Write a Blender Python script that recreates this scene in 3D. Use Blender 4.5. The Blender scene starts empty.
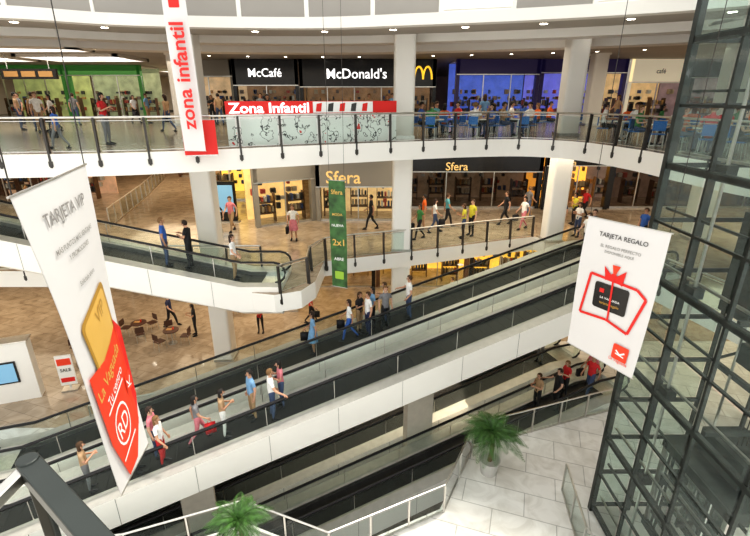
import bpy, bmesh, math, random
from mathutils import Vector, Matrix
from mathutils.geometry import tessellate_polygon
random.seed(7)
scene = bpy.context.scene
COL = scene.collection

# ------------------------------------------------------------ materials
MATS = {}
def mat(name, col, rough=.5, metal=0, emit=0, var=0.0, vscale=4, ecol=None, spec=.5):
    if name in MATS: return MATS[name]
    m = bpy.data.materials.new(name); m.use_nodes = True
    nt = m.node_tree; b = nt.nodes['Principled BSDF']
    b.inputs['Base Color'].default_value = (*col, 1)
    b.inputs['Roughness'].default_value = rough
    b.inputs['Metallic'].default_value = metal
    b.inputs['Specular IOR Level'].default_value = spec
    if emit:
        b.inputs['Emission Color'].default_value = (*(ecol or col), 1)
        b.inputs['Emission Strength'].default_value = emit
    if var:
        tc = nt.nodes.new('ShaderNodeTexCoord'); n = nt.nodes.new('ShaderNodeTexNoise')
        n.inputs['Scale'].default_value = vscale; n.inputs['Detail'].default_value = 3
        r = nt.nodes.new('ShaderNodeValToRGB')
        r.color_ramp.elements[0].position = .3; r.color_ramp.elements[1].position = .7
        r.color_ramp.elements[0].color = (*[max(0, x*(1-var)) for x in col], 1)
        r.color_ramp.elements[1].color = (*[min(1, x*(1+var)) for x in col], 1)
        nt.links.new(tc.outputs['Object'], n.inputs['Vector'])
        nt.links.new(n.outputs['Fac'], r.inputs['Fac'])
        nt.links.new(r.outputs['Color'], b.inputs['Base Color'])
    MATS[name] = m
    return m

def tile_mat(name, c1, c2, grout, scale, rough=.2, vein=1.2, w=1.0, h=.5, dark=(.72, .70, .67)):
    m = bpy.data.materials.new(name); m.use_nodes = True
    nt = m.node_tree; b = nt.nodes['Principled BSDF']
    tc = nt.nodes.new('ShaderNodeTexCoord')
    mp = nt.nodes.new('ShaderNodeMapping'); mp.inputs['Rotation'].default_value = (0, 0, .33)
    br = nt.nodes.new('ShaderNodeTexBrick')
    br.inputs['Scale'].default_value = scale
    br.inputs['Color1'].default_value = (*c1, 1); br.inputs['Color2'].default_value = (*c2, 1)
    br.inputs['Mortar'].default_value = (*grout, 1); br.inputs['Mortar Size'].default_value = .008
    br.inputs['Brick Width'].default_value = w; br.inputs['Row Height'].default_value = h
    n = nt.nodes.new('ShaderNodeTexNoise'); n.inputs['Scale'].default_value = vein
    n.inputs['Detail'].default_value = 8; n.inputs['Distortion'].default_value = 1.5
    r = nt.nodes.new('ShaderNodeValToRGB')
    r.color_ramp.elements[0].position = .35; r.color_ramp.elements[1].position = .6
    r.color_ramp.elements[0].color = (*dark, 1); r.color_ramp.elements[1].color = (1, 1, 1, 1)
    mx = nt.nodes.new('ShaderNodeMix'); mx.data_type = 'RGBA'; mx.blend_type = 'MULTIPLY'
    mx.inputs[0].default_value = 1
    nt.links.new(tc.outputs['Object'], mp.inputs['Vector'])
    nt.links.new(mp.outputs['Vector'], br.inputs['Vector'])
    nt.links.new(tc.outputs['Object'], n.inputs['Vector'])
    nt.links.new(n.outputs['Fac'], r.inputs['Fac'])
    nt.links.new(br.outputs['Color'], mx.inputs[6]); nt.links.new(r.outputs['Color'], mx.inputs[7])
    nt.links.new(mx.outputs[2], b.inputs['Base Color'])
    b.inputs['Roughness'].default_value = rough
    MATS[name] = m
    return m

def glass_mat(name, tint, gl=.12, rough=.03, milky=0.0):
    m = bpy.data.materials.new(name); m.use_nodes = True
    nt = m.node_tree; nt.nodes.clear()
    o = nt.nodes.new('ShaderNodeOutputMaterial')
    t = nt.nodes.new('ShaderNodeBsdfTransparent'); t.inputs['Color'].default_value = (*tint, 1)
    g = nt.nodes.new('ShaderNodeBsdfGlossy'); g.inputs['Roughness'].default_value = rough
    d = nt.nodes.new('ShaderNodeBsdfDiffuse'); d.inputs['Color'].default_value = (.75, .85, .82, 1)
    lw = nt.nodes.new('ShaderNodeLayerWeight'); lw.inputs['Blend'].default_value = gl
    m1 = nt.nodes.new('ShaderNodeMixShader'); m2 = nt.nodes.new('ShaderNodeMixShader')
    m2.inputs[0].default_value = milky
    nt.links.new(lw.outputs['Fresnel'], m1.inputs[0])
    nt.links.new(t.outputs[0], m1.inputs[1]); nt.links.new(g.outputs[0], m1.inputs[2])
    nt.links.new(m1.outputs[0], m2.inputs[1]); nt.links.new(d.outputs[0], m2.inputs[2])
    nt.links.new(m2.outputs[0], o.inputs['Surface'])
    MATS[name] = m
    return m

WHITE = mat('white_paint', (.86, .84, .79), .45, var=.02, vscale=.6)
WALL = mat('warm_wall', (.60, .50, .38), .6, var=.05, vscale=.8)
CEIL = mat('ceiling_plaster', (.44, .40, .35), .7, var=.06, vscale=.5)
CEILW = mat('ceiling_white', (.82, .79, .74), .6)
ROOFG = mat('clerestory_panel', (.34, .32, .29), .6, var=.08, vscale=.4)
F1 = tile_mat('marble_light', (.84, .83, .79), (.78, .76, .72), (.5, .49, .46), .55, .12, dark=(.82, .81, .79))
F2 = tile_mat('marble_tan', (.52, .425, .32), (.45, .365, .27), (.26, .2, .14), .9, .08)
F3 = tile_mat('tile_upper', (.42, .33, .24), (.37, .29, .21), (.2, .16, .12), .9, .2)
F0 = tile_mat('tile_basement', (.42, .39, .34), (.36, .33, .29), (.22, .2, .17), .8, .2)
GLASS = glass_mat('balustrade_glass', (.86, .93, .90), .10, milky=.025)
GLASSD = glass_mat('shaft_glass', (.80, .90, .86), .22, milky=.06)
GLASSS = glass_mat('shop_glass', (.9, .93, .92), .2)
GLASSK = glass_mat('smoked_glass', (.38, .35, .32), .25)
STEEL = mat('brushed_steel', (.62, .61, .58), .3, 1, var=.1, vscale=9)
DECK = mat('deck_aluminium', (.52, .51, .48), .4, .3, var=.08, vscale=4)
DSTEEL = mat('dark_post_steel', (.07, .065, .06), .4, .6, var=.15, vscale=8)
SHAFT = mat('shaft_steel', (.05, .058, .055), .4, .6, var=.3, vscale=3)
RUBBER = mat('black_rubber', (.008, .008, .009), .4, var=.2, vscale=10)
BELT = mat('travelator_belt', (.018, .017, .018), .5, .1, var=.25, vscale=3)
BLACK = mat('black_panel', (.010, .009, .009), .25)
RED = mat('red_print', (.72, .02, .015), .5)
REDL = mat('red_orange_print', (.82, .06, .02), .5)
GOLD = mat('gold_print', (.55, .31, .05), .35, .2)
GOLDL = mat('gold_light', (.74, .46, .11), .4)
WPRINT = mat('white_print', (.9, .9, .88), .5)
DPRINT = mat('dark_print', (.05, .05, .05), .5)
GPRINT = mat('grey_print', (.28, .27, .26), .5)
FABRIC = mat('banner_fabric', (.72, .71, .70), .6, var=.015, vscale=1)
GREEN = mat('green_print', (.04, .12, .03), .5, var=.6, vscale=3)
YEL = mat('yellow_sign', (.95, .6, .05), .5, emit=.8)
WLIT = mat('white_letters', (1, 1, 1), .5, emit=1.0)
GOLDLIT = mat('gold_letters', (.85, .58, .22), .4, emit=.4)
LAMP = mat('downlight_glow', (1, .93, .8), .5, emit=12)
SKYL = mat('skylight_glow', (1, 1, 1), .5, emit=2.5)
LEAF = mat('palm_leaf', (.05, .13, .025), .5, var=.5, vscale=8)
BARK = mat('palm_bark', (.16, .10, .06), .8, var=.3, vscale=20)
POT = mat('planter_grey', (.5, .49, .46), .6, var=.05)
SCREEN = mat('screen_glow', (.16, .32, .45), .3, emit=.6)
WOODB = mat('brown_wood', (.12, .06, .03), .4, var=.3, vscale=5)
BLUE = mat('blue_plastic', (.02, .16, .5), .4)
BROWN = mat('brown_seat', (.09, .04, .025), .5)
CONC = mat('pier_paint', (.62, .57, .49), .6, var=.05)

# ------------------------------------------------------------ mesh builder
class MB:
    def __init__(s): s.v = []; s.f = []; s.m = []; s.mats = []
    def mi(s, m):
        if m not in s.mats: s.mats.append(m)
        return s.mats.index(m)
    def add(s, vs, fs, m):
        o = len(s.v); k = s.mi(m)
        s.v += [tuple(v) for v in vs]
        for f in fs: s.f.append([i+o for i in f]); s.m.append(k)
    def box(s, c, sz, m, rot=0, mx=None):
        R = mx if mx is not None else Matrix.Rotation(rot, 3, 'Z')
        vs = []
        for dx in (-.5, .5):
            for dy in (-.5, .5):
                for dz in (-.5, .5):
                    vs.append(Vector(c) + R @ Vector((dx*sz[0], dy*sz[1], dz*sz[2])))
        s.add(vs, [(0,1,3,2),(4,6,7,5),(0,4,5,1),(2,3,7,6),(0,2,6,4),(1,5,7,3)], m)
    def beam(s, a, b, w, h, m, up=(0, 0, 1)):
        a = Vector(a); b = Vector(b); d = b-a
        if d.length < 1e-6: return
        x = d.normalized(); upv = Vector(up)
        if abs(x.dot(upv)) > .98: upv = Vector((0, 1, 0))
        y = upv.cross(x).normalized(); z = x.cross(y)
        s.box((a+b)/2, (d.length, w, h), m, mx=Matrix((x, y, z)).transposed())
    def tube(s, pts, r, m, n=8):
        pts = [Vector(p) for p in pts]; rings = []
        rr = r if isinstance(r, (list, tuple)) else [r]*len(pts)
        for i, p in enumerate(pts):
            if i == 0: d = pts[1]-p
            elif i == len(pts)-1: d = p-pts[i-1]
            else: d = (pts[i+1]-p).normalized()+(p-pts[i-1]).normalized()
            d.normalize()
            a = Vector((0, 0, 1)) if abs(d.z) < .9 else Vector((1, 0, 0))
            u = d.cross(a).normalized(); w = u.cross(d)
            rings.append([p + (u*math.cos(2*math.pi*k/n)+w*math.sin(2*math.pi*k/n))*rr[i] for k in range(n)])
        vs = [v for rg in rings for v in rg]; fs = []
        for i in range(len(pts)-1):
            for k in range(n):
                k2 = (k+1) % n
                fs.append((i*n+k, i*n+k2, (i+1)*n+k2, (i+1)*n+k))
        fs.append(tuple(range(n))[::-1]); fs.append(tuple((len(pts)-1)*n+k for k in range(n)))
        s.add(vs, fs, m)
    def strip(s, A, B, m):
        n = len(A); s.add(list(A)+list(B), [(i, i+1, n+i+1, n+i) for i in range(n-1)], m)
    def quad(s, a, b, c, d, m): s.add([a, b, c, d], [(0, 1, 2, 3)], m)
    def build(s, name, parent=None, smooth=False, loc=(0, 0, 0), bevel=0):
        me = bpy.data.meshes.new(name)
        me.from_pydata(s.v, [], s.f)
        for mm in s.mats: me.materials.append(mm)
        me.polygons.foreach_set('material_index', s.m)
        if smooth: me.polygons.foreach_set('use_smooth', [True]*len(s.f))
        me.update(); me.validate()
        ob = bpy.data.objects.new(name, me); COL.objects.link(ob); ob.location = loc
        if parent: ob.parent = parent
        if bevel:
            b = ob.modifiers.new('bevel', 'BEVEL'); b.width = bevel; b.segments = 2
            b.limit_method = 'ANGLE'
        return ob

def empty(name, loc=(0, 0, 0)):
    e = bpy.data.objects.new(name, None); COL.objects.link(e); e.location = loc; return e

TXT = {}
def text_geo(body, bold=0.0):
    k = (body, bold)
    if k in TXT: return TXT[k]
    cu = bpy.data.curves.new('t', 'FONT'); cu.body = body; cu.size = 1; cu.resolution_u = 3
    cu.offset = bold
    ob = bpy.data.objects.new('t', cu); COL.objects.link(ob)
    bpy.context.view_layer.update()
    dg = bpy.context.evaluated_depsgraph_get()
    me = bpy.data.meshes.new_from_object(ob.evaluated_get(dg))
    vs = [v.co.copy() for v in me.vertices]; fs = [tuple(p.vertices) for p in me.polygons]
    bpy.data.objects.remove(ob); bpy.data.meshes.remove(me)
    x0 = min(v.x for v in vs); x1 = max(v.x for v in vs); y0 = min(v.y for v in vs); y1 = max(v.y for v in vs)
    TXT[k] = ([((v.x-x0)/(x1-x0), (v.y-y0)/(y1-y0)) for v in vs], fs, (x1-x0)/(y1-y0))
    return TXT[k]
def put_text(mb, body, org, X, Y, m, bold=0.01):
    vs, fs, asp = text_geo(body, bold)
    org = Vector(org); X = Vector(X); Y = Vector(Y)
    mb.add([org+X*a+Y*b for a, b in vs], fs, m)

def crom(pts, n=6):
    P = [Vector(p) for p in pts]; P = [P[0]*2-P[1]]+P+[P[-1]*2-P[-2]]; out = []
    for i in range(1, len(P)-2):
        for k in range(n):
            t = k/n
            out.append(.5*((2*P[i])+(-P[i-1]+P[i+1])*t+(2*P[i-1]-5*P[i]+4*P[i+1]-P[i+2])*t*t+(-P[i-1]+3*P[i]-3*P[i+1]+P[i+2])*t**3))
    out.append(P[-2]); return out
def offset(pts, d):
    out = []
    for i, p in enumerate(pts):
        a = pts[max(0, i-1)]; b = pts[min(len(pts)-1, i+1)]
        t = (b-a).normalized(); out.append(p+Vector((-t.y, t.x))*d)
    return out

def slab(name, outer, holes, ztop, th, mtop, mside, mbot=None):
    mb = MB(); loops = [outer]+holes
    flat = [Vector((p[0], p[1], 0)) for l in loops for p in l]
    tris = tessellate_polygon([[Vector((p[0], p[1], 0)) for p in l] for l in loops])
    top = [(p.x, p.y, ztop) for p in flat]; bot = [(p.x, p.y, ztop-th) for p in flat]
    T = []
    for t in tris:
        a, b, c = [flat[i] for i in t]
        T.append(t if (b-a).cross(c-a).z > 0 else t[::-1])
    mb.add(top, T, mtop); mb.add(bot, [t[::-1] for t in T], mbot or mside)
    for l in loops:
        for i in range(len(l)):
            a = l[i]; b = l[(i+1) % len(l)]
            mb.quad((a[0], a[1], ztop-th), (b[0], b[1], ztop-th), (b[0], b[1], ztop), (a[0], a[1], ztop), mside)
    return mb.build(name)

def resample(pts, step):
    P = [Vector(p) for p in pts]; L = [0]
    for i in range(1, len(P)): L.append(L[-1]+(P[i]-P[i-1]).length)
    n = max(1, round(L[-1]/step)); out = []
    for k in range(n+1):
        t = L[-1]*k/n; j = 1
        while j < len(L)-1 and L[j] < t: j += 1
        f = (t-L[j-1])/max(1e-6, (L[j]-L[j-1])); out.append(P[j-1].lerp(P[j], f))
    return out

def balustrade(name, pts, z, h=1.05, step=1.4, brackets=True, post=DSTEEL):
    mb = MB(); P2 = resample(pts, step)
    mb.tube([(p.x, p.y, z+h) for p in P2], .035, STEEL, 8)
    for i, p in enumerate(P2):
        a = P2[max(0, i-1)]; b = P2[min(len(P2)-1, i+1)]
        t = (b-a).normalized(); nn = Vector((t.y, -t.x))
        lo = (p.x+nn.x*.06, p.y+nn.y*.06, z-(.42 if brackets else 0))
        mb.beam(lo, (p.x, p.y, z+h-.02), .12, .06, post, up=(t.x, t.y, 0))
        if brackets:
            mb.box((p.x+nn.x*.05, p.y+nn.y*.05, z-.3), (.12, .12, .16), post, rot=math.atan2(t.y, t.x))
    for i in range(len(P2)-1):
        a, b = P2[i], P2[i+1]; a2 = a.lerp(b, .06); b2 = a.lerp(b, .94)
        mb.quad((a2.x, a2.y, z+.06), (b2.x, b2.y, z+.06), (b2.x, b2.y, z+h-.1), (a2.x, a2.y, z+h-.1), GLASS)
        for zz in (.06, h-.1):
            mb.beam((a2.x, a2.y, z+zz), (b2.x, b2.y, z+zz), .02, .02, STEEL)
    return mb.build(name)

# ------------------------------------------------------------ shell
L1, L2, L3, L0 = 0.0, 5.0, 10.0, -5.0
TH = .7
edge3 = crom([(-24, 13.3), (-16, 13.5), (-11.5, 14.0), (-8.3, 14.45), (-5.8, 15.3), (-2.7, 16.7), (1, 18.3), (4, 19.3), (6.4, 19.5), (8.0, 18.2), (8.7, 15.6), (8.9, 13.3), (9.3, 11.0), (10.5, 8.5), (13, 6.5), (18, 5.5)], 6)
slab('floor_upper', [tuple(p) for p in edge3]+[(30, 5.5), (30, 62), (-40, 62), (-40, 13.3)], [], L3, TH, F3, WHITE)
edge2 = [(-24, 17.3), (-4.5, 17.3), (-4.45, 15.1), (-3.6, 14.9), (-2.7, 15.3), (-2.3, 16.2), (-2.2, 18.5), (1.1, 19.6), (6.1, 21.5), (8.1, 22.2), (8.6, 21.6), (9.0, 20.7), (10.7, 16.0), (11.6, 12), (11.8, 4)]
slab('floor_middle', edge2+[(30, 4), (30, 62), (-40, 62), (-40, 17.3)], [], L2, TH, F2, WHITE)
hole1 = [(7.5, 20.1), (9.2, 15.0), (3.4, 13.0), (1.95, 10.3), (-1.2, 8.8), (-3.7, 9.8), (-6.5, 8.76), (-10.5, 8.2), (-10.5, 13.7)]
slab('floor', [(-40, -6), (30, -6), (30, 40), (-40, 40)], [hole1], L1, TH, F1, WHITE)
slab('floor_basement', [(-40, -6), (30, -6), (30, 40), (-40, 40)], [], L0, .3, F0, WHITE)
slab('floor_paving', [(-39, 13.9), (-11, 13.9), (7.4, 20.4), (29, 20.4), (29, 39), (-39, 39)], [], L1+.012, .01, F2, F2)
slab('floor_gallery', [(-6, -6), (6, -6), (6, -.9), (.9, -.35), (-.58, .55), (-.62, .2), (-6, .1)], [], L3, TH, F3, WHITE)

ceE = crom([(-30, 11.5), (-16, 13.2), (-10.6, 14.3), (-7.5, 15.8), (-2.4, 16.4), (1.2, 15.7), (5.2, 14.5), (9, 12.6), (13, 9), (18, 5)], 6)
back = [(32, 5), (32, 62), (-42, 62), (-42, 11.5)]
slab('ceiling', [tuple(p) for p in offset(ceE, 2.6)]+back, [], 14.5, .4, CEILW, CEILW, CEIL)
def ring(mb, pts, o0, o1, z0, z1, m, mu=None):
    A = offset(pts, o0); B = offset(pts, o1)
    mb.strip([(p.x, p.y, z0) for p in A], [(p.x, p.y, z0) for p in B], mu or m)
    mb.strip([(p.x, p.y, z1) for p in A], [(p.x, p.y, z1) for p in B], m)
    mb.strip([(p.x, p.y, z0) for p in A], [(p.x, p.y, z1) for p in A], m)
    mb.strip([(p.x, p.y, z0) for p in B], [(p.x, p.y, z1) for p in B], m)
mb = MB()
ring(mb, ceE, 0, .45, 13.7, 14.02, CEILW)
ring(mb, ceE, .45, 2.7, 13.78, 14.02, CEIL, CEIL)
ring(mb, ceE, 5.0, 5.9, 13.75, 14.1, CEILW)
ring(mb, ceE, 9.0, 10.2, 13.75, 14.1, CEILW)
mb.build('ceiling_trim')
mb = MB(); cl = resample(offset(ceE, .5), 2.2)
for i, p in enumerate(cl):
    mb.beam((p.x, p.y, 14.0), (p.x, p.y, 17.5), .14, .14, WHITE)
for zz in (14.06, 15.2, 17.4):
    mb.tube([(p.x, p.y, zz) for p in cl], .06, WHITE, 6)
for i in range(len(cl)-1):
    a, b = cl[i], cl[i+1]
    if a.x < 2 or i % 4 == 0:
        mb.beam((a.x, a.y, 15.75), (b.x, b.y, 15.75), .1, 3.4, ROOFG)
    else:
        mb.quad((a.x, a.y, 14.05), (b.x, b.y, 14.05), (b.x, b.y, 17.4), (a.x, a.y, 17.4), GLASSS)
mb.build('window_clerestory')

def downlights(pts, z, name='recessed_downlights', r=.11):
    mb = MB()
    for p in pts:
        n = 10; vs = [(p[0]+r*math.cos(2*math.pi*j/n), p[1]+r*math.sin(2*math.pi*j/n), z-.02) for j in range(n)]
        mb.add(vs, [tuple(range(n))[::-1]], LAMP)
        mb.tube([(p[0], p[1], z), (p[0], p[1], z-.015)], r*1.35, WHITE, 10)
    mb.build(name)
downlights([p for p in resample(offset(ceE, 1.4), 2.4) if abs(p.x) < 30], 13.78)
downlights([p for off in (3.6, 7.2, 12, 16) for p in resample(offset(ceE, off), 2.4) if -13 < p.x < 28 and p.y < 33.5], 14.1, r=.09)
downlights([(x, y) for x in range(-20, 24, 3) for y in (20, 22.2)], 9.3)
downlights([(x, y) for x in range(-20, 24, 3) for y in (20, 22.5, 25)], 4.3)
for i, (x, y, w, d) in enumerate([(-18, 25.5, 5.5, 3), (-18.6, 32, 6, 4), (-25, 31, 4, 6), (-16, 48, 8, 5), (-29, 51, 8, 6)]):
    mb = MB()
    mb.quad((x-w/2, y-d/2, 14.07), (x-w/2, y+d/2, 14.07), (x+w/2, y+d/2, 14.07), (x+w/2, y-d/2, 14.07), SKYL)
    for s in (-1, 1):
        mb.box((x+s*w/2, y, 14.0), (.25, d+.25, .18), CEILW); mb.box((x, y+s*d/2, 14.0), (w+.25, .25, .18), CEILW)
    mb.box((x, y, 14.03), (.1, d, .08), CEILW)
    mb.build('skylight')

def wall(name, a, b, z0, z1, m, t=.3):
    mb = MB(); mb.beam((a[0], a[1], (z0+z1)/2), (b[0], b[1], (z0+z1)/2), t, z1-z0, m)
    mb.beam((a[0], a[1]-.18, z0+.08), (b[0], b[1]-.18, z0+.08), .05, .16, DSTEEL)
    return mb.build(name)
wall('wall_back_upper', (-40, 61.5), (30, 61.5), L3, 14.1, WALL)
wall('wall_back_middle', (-40, 46), (30, 46), L2, 9.3, WALL)
wall('wall_back_ground', (-40, 32.5), (30, 32.5), L1, 4.3, WALL)
wall('wall_back_basement', (-40, 24), (30, 24), L0, -.7, WALL)
mb = MB()
mb.box((-39.8, 26, 4.6), (.3, 70, 19), WALL); mb.build('wall_left')
mb = MB(); mb.box((29.8, 30, 4.6), (.3, 60, 19), WALL); mb.build('wall_right')

e3 = [p for p in edge3 if p.x < 16]
balustrade('glass_balustrade', offset(e3, .08), L3)
balustrade('glass_balustrade', [Vector(p) for p in [(-24, 17.4), (-4.6, 17.4)]], L2)
balustrade('glass_balustrade', offset([Vector(p) for p in crom([(-3.4, 15.0), (-2.75, 15.4), (-2.4, 16.3), (-2.3, 18.3), (1.1, 19.6), (6.1, 21.5), (8.0, 22.2)], 4)], .08), L2)
balustrade('glass_balustrade', [Vector(p) for p in [(10.8, 15.8), (11.7, 12), (11.9, 5)]], L2)
def balu_poly(name, pts, z):
    P = []
    for i in range(len(pts)-1):
        a = Vector(pts[i]); b = Vector(pts[i+1]); n = max(1, round((b-a).length/1.3))
        P += [a.lerp(b, k/n) for k in range(n)]
    P.append(Vector(pts[-1])); mb = MB()
    mb.tube([(p.x, p.y, z+1.05) for p in P], .03, STEEL, 8)
    for i, p in enumerate(P):
        mb.beam((p.x, p.y, z-.3), (p.x, p.y, z+1.03), .05, .05, STEEL)
        if i < len(P)-1:
            q = P[i+1]; a = p.lerp(q, .05); b = p.lerp(q, .95)
            mb.quad((a.x, a.y, z+.06), (b.x, b.y, z+.06), (b.x, b.y, z+.96), (a.x, a.y, z+.96), GLASS)
            mb.beam((p.x, p.y, z+.04), (q.x, q.y, z+.04), .04, .05, STEEL)
    return mb.build(name)
balu_poly('glass_balustrade', [(9.3, 14.9), (3.45, 12.85), (2.05, 10.2), (-1.2, 8.65), (-3.7, 9.65), (-6.5, 8.6), (-10.3, 8.05)], L1)
balu_poly('glass_balustrade', [(-10.5, 13.85), (7.3, 20.2)], L1)
balu_poly('glass_balustrade', [(-14.4, 24.0), (-16, 31), (-18.4, 40)], L2)

def column(name, x, y, z0, z1, w=.85):
    mb = MB(); r = .12; n = 4; prof = []
    for cx, cy, a0 in ((1, 1, 0), (-1, 1, 90), (-1, -1, 180), (1, -1, 270)):
        for k in range(n):
            a = math.radians(a0+90*k/(n-1)); prof.append((x+cx*(w/2-r)+r*math.cos(a), y+cy*(w/2-r)+r*math.sin(a)))
    N = len(prof)
    mb.add([(a, b, z0) for a, b in prof]+[(a, b, z1) for a, b in prof], [(i, (i+1) % N, N+(i+1) % N, N+i) for i in range(N)], WHITE)
    mb.box((x, y, z0+.06), (w+.06, w+.06, .12), STEEL)
    mb.box((x, y, z1-.05), (w+.08, w+.08, .1), WHITE)
    return mb.build(name)
for x, y, zs in [(-7.1, 18.9, 7), (1.2, 20.2, 7), (8.7, 21.6, 6), (-4.9, 24.2, 1), (-18, 20, 6), (16, 22, 7), (-12, 30, 4), (13.5, 30, 4)]:
    if zs & 1: column('column', x, y, L1, 4.3)
    if zs & 2: column('column', x, y, L2, 9.3)
    if zs & 4: column('column', x, y, L3, 14.1)

# ------------------------------------------------------------ travelators
UX = Vector((.945, .327, 0)).normalized(); NX = Vector((.327, -.945, 0)).normalized()
def travelator(name, bottom, u, n, L, H, stringer=WHITE):
    B = Vector(bottom); u = Vector(u).normalized(); n = Vector(n).normalized(); mb = MB()
    S = [-1.5, 0, L, L+1.5]
    def P(s, l, z):
        zc = 0 if s <= 0 else (H if s >= L else H*s/L)
        return B+u*s+n*l+Vector((0, 0, zc+z))
    def band(l0, z0, l1, z1, m): mb.strip([P(s, l0, z0) for s in S], [P(s, l1, z1) for s in S], m)
    band(-.56, .02, .56, .02, BELT)
    for k in range(12):
        l = -.48+k*.087
        band(l, .026, l+.02, .026, RUBBER)
    for sd in (-1, 1):
        band(sd*.56, .0, sd*.56, .16, STEEL)
        band(sd*.56, .16, sd*.70, .20, DECK)
        band(sd*.70, .20, sd*1.1, .20, DECK)
        band(sd*1.1, .20, sd*1.1, -.80, stringer)
        band(sd*1.1, -.80, sd*.9, -.95, stringer)
        band(sd*.64, .18, sd*.64, .92, GLASS)
        band(sd*.62, .18, sd*.66, .18, STEEL)
        band(sd*.60, .93, sd*.68, .93, STEEL)
        path = []
        for k in range(7):
            a = -math.pi/2-math.pi*k/6
            path.append(P(-1.2, sd*.64, .58)+u*(.40*math.cos(a))+Vector((0, 0, .40*math.sin(a))))
        path += [P(0, sd*.64, .98), P(L, sd*.64, .98)]
        for k in range(7):
            a = math.pi/2-math.pi*k/6
            path.append(P(L+1.2, sd*.64, .58)+u*(.40*math.cos(a))+Vector((0, 0, .40*math.sin(a))))
        mb.tube(path, .045, RUBBER, 8)
        for e in (-1.2, L+1.2):
            c = P(e, sd*.64, .55); sg = -1 if e < 0 else 1
            vs = [c+Vector((0, 0, -.37)), c+Vector((0, 0, .37))]+[c+u*(sg*.37*math.cos(a))+Vector((0, 0, .37*math.sin(a))) for a in [math.radians(x) for x in (60, 30, 0, -30, -60)]]
            mb.add(vs, [tuple(range(7))], GLASS)
    band(-.9, -.95, .9, -.95, stringer)
    for e in (-1.5, L+1.5):
        mb.quad(P(e, -1.1, .2), P(e, 1.1, .2), P(e, 1.1, -.8), P(e, -1.1, -.8), stringer)
    for e0, e1 in ((-1.5, -.6), (L+.6, L+1.5)):
        mb.quad(P(e0, -.56, .035), P(e1, -.56, .035), P(e1, .56, .035), P(e0, .56, .035), STEEL)
    k = 0.0
    while k < L:
        mb.beam(P(k, -.56, .024), P(k, .56, .024), .02, .01, RUBBER); k += .4
    k = 1.0
    while k < L:
        for sd in (-1, 1):
            mb.beam(P(k, sd*1.103, .19), P(k, sd*1.103, -.79), .012, .012, GPRINT)
            mb.beam(P(k, sd*.64, .2), P(k, sd*.64, .92), .02, .02, STEEL)
        k += 2.2
    return mb.build(name)
Bm = Vector((-11.8, 12.75, 0)); LEN = 22.3
l1b = Bm+NX*.35; l2b = Bm+NX*3.1
travelator('travelator', l1b, UX, NX, LEN, 5)
travelator('travelator', l2b, UX, NX, LEN, 5)
T3 = Vector((7.9, 18.7, 0)); T4 = T3+NX*2.75
b3_ = T3-UX*LEN+Vector((0, 0, -5)); b4_ = T4-UX*LEN+Vector((0, 0, -5))
travelator('travelator', b3_, UX, NX, LEN, 5)
travelator('travelator', b4_, UX, NX, LEN, 5)
travelator('travelator', (-4.9, 16.25, 5), (-1, 0, 0), (0, -1, 0), 14, 3.05)
for d in (7.0, 15.5):
    p = T3+NX*1.375-UX*d; s_ = (p-Bm).dot(UX); zt = 5*s_/LEN-1.05
    mb = MB(); ang = math.atan2(UX.y, UX.x)
    mb.box((0, 0, (zt+5)/2), (1.1, .42, zt+5), CONC, rot=ang); mb.box((0, 0, zt+5-.12), (1.4, 1.2, .24), CONC, rot=ang); mb.box((0, 0, .1), (1.5, .5, .2), CONC, rot=ang)
    mb.build('support_pier', loc=(p.x, p.y, -5))

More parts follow.
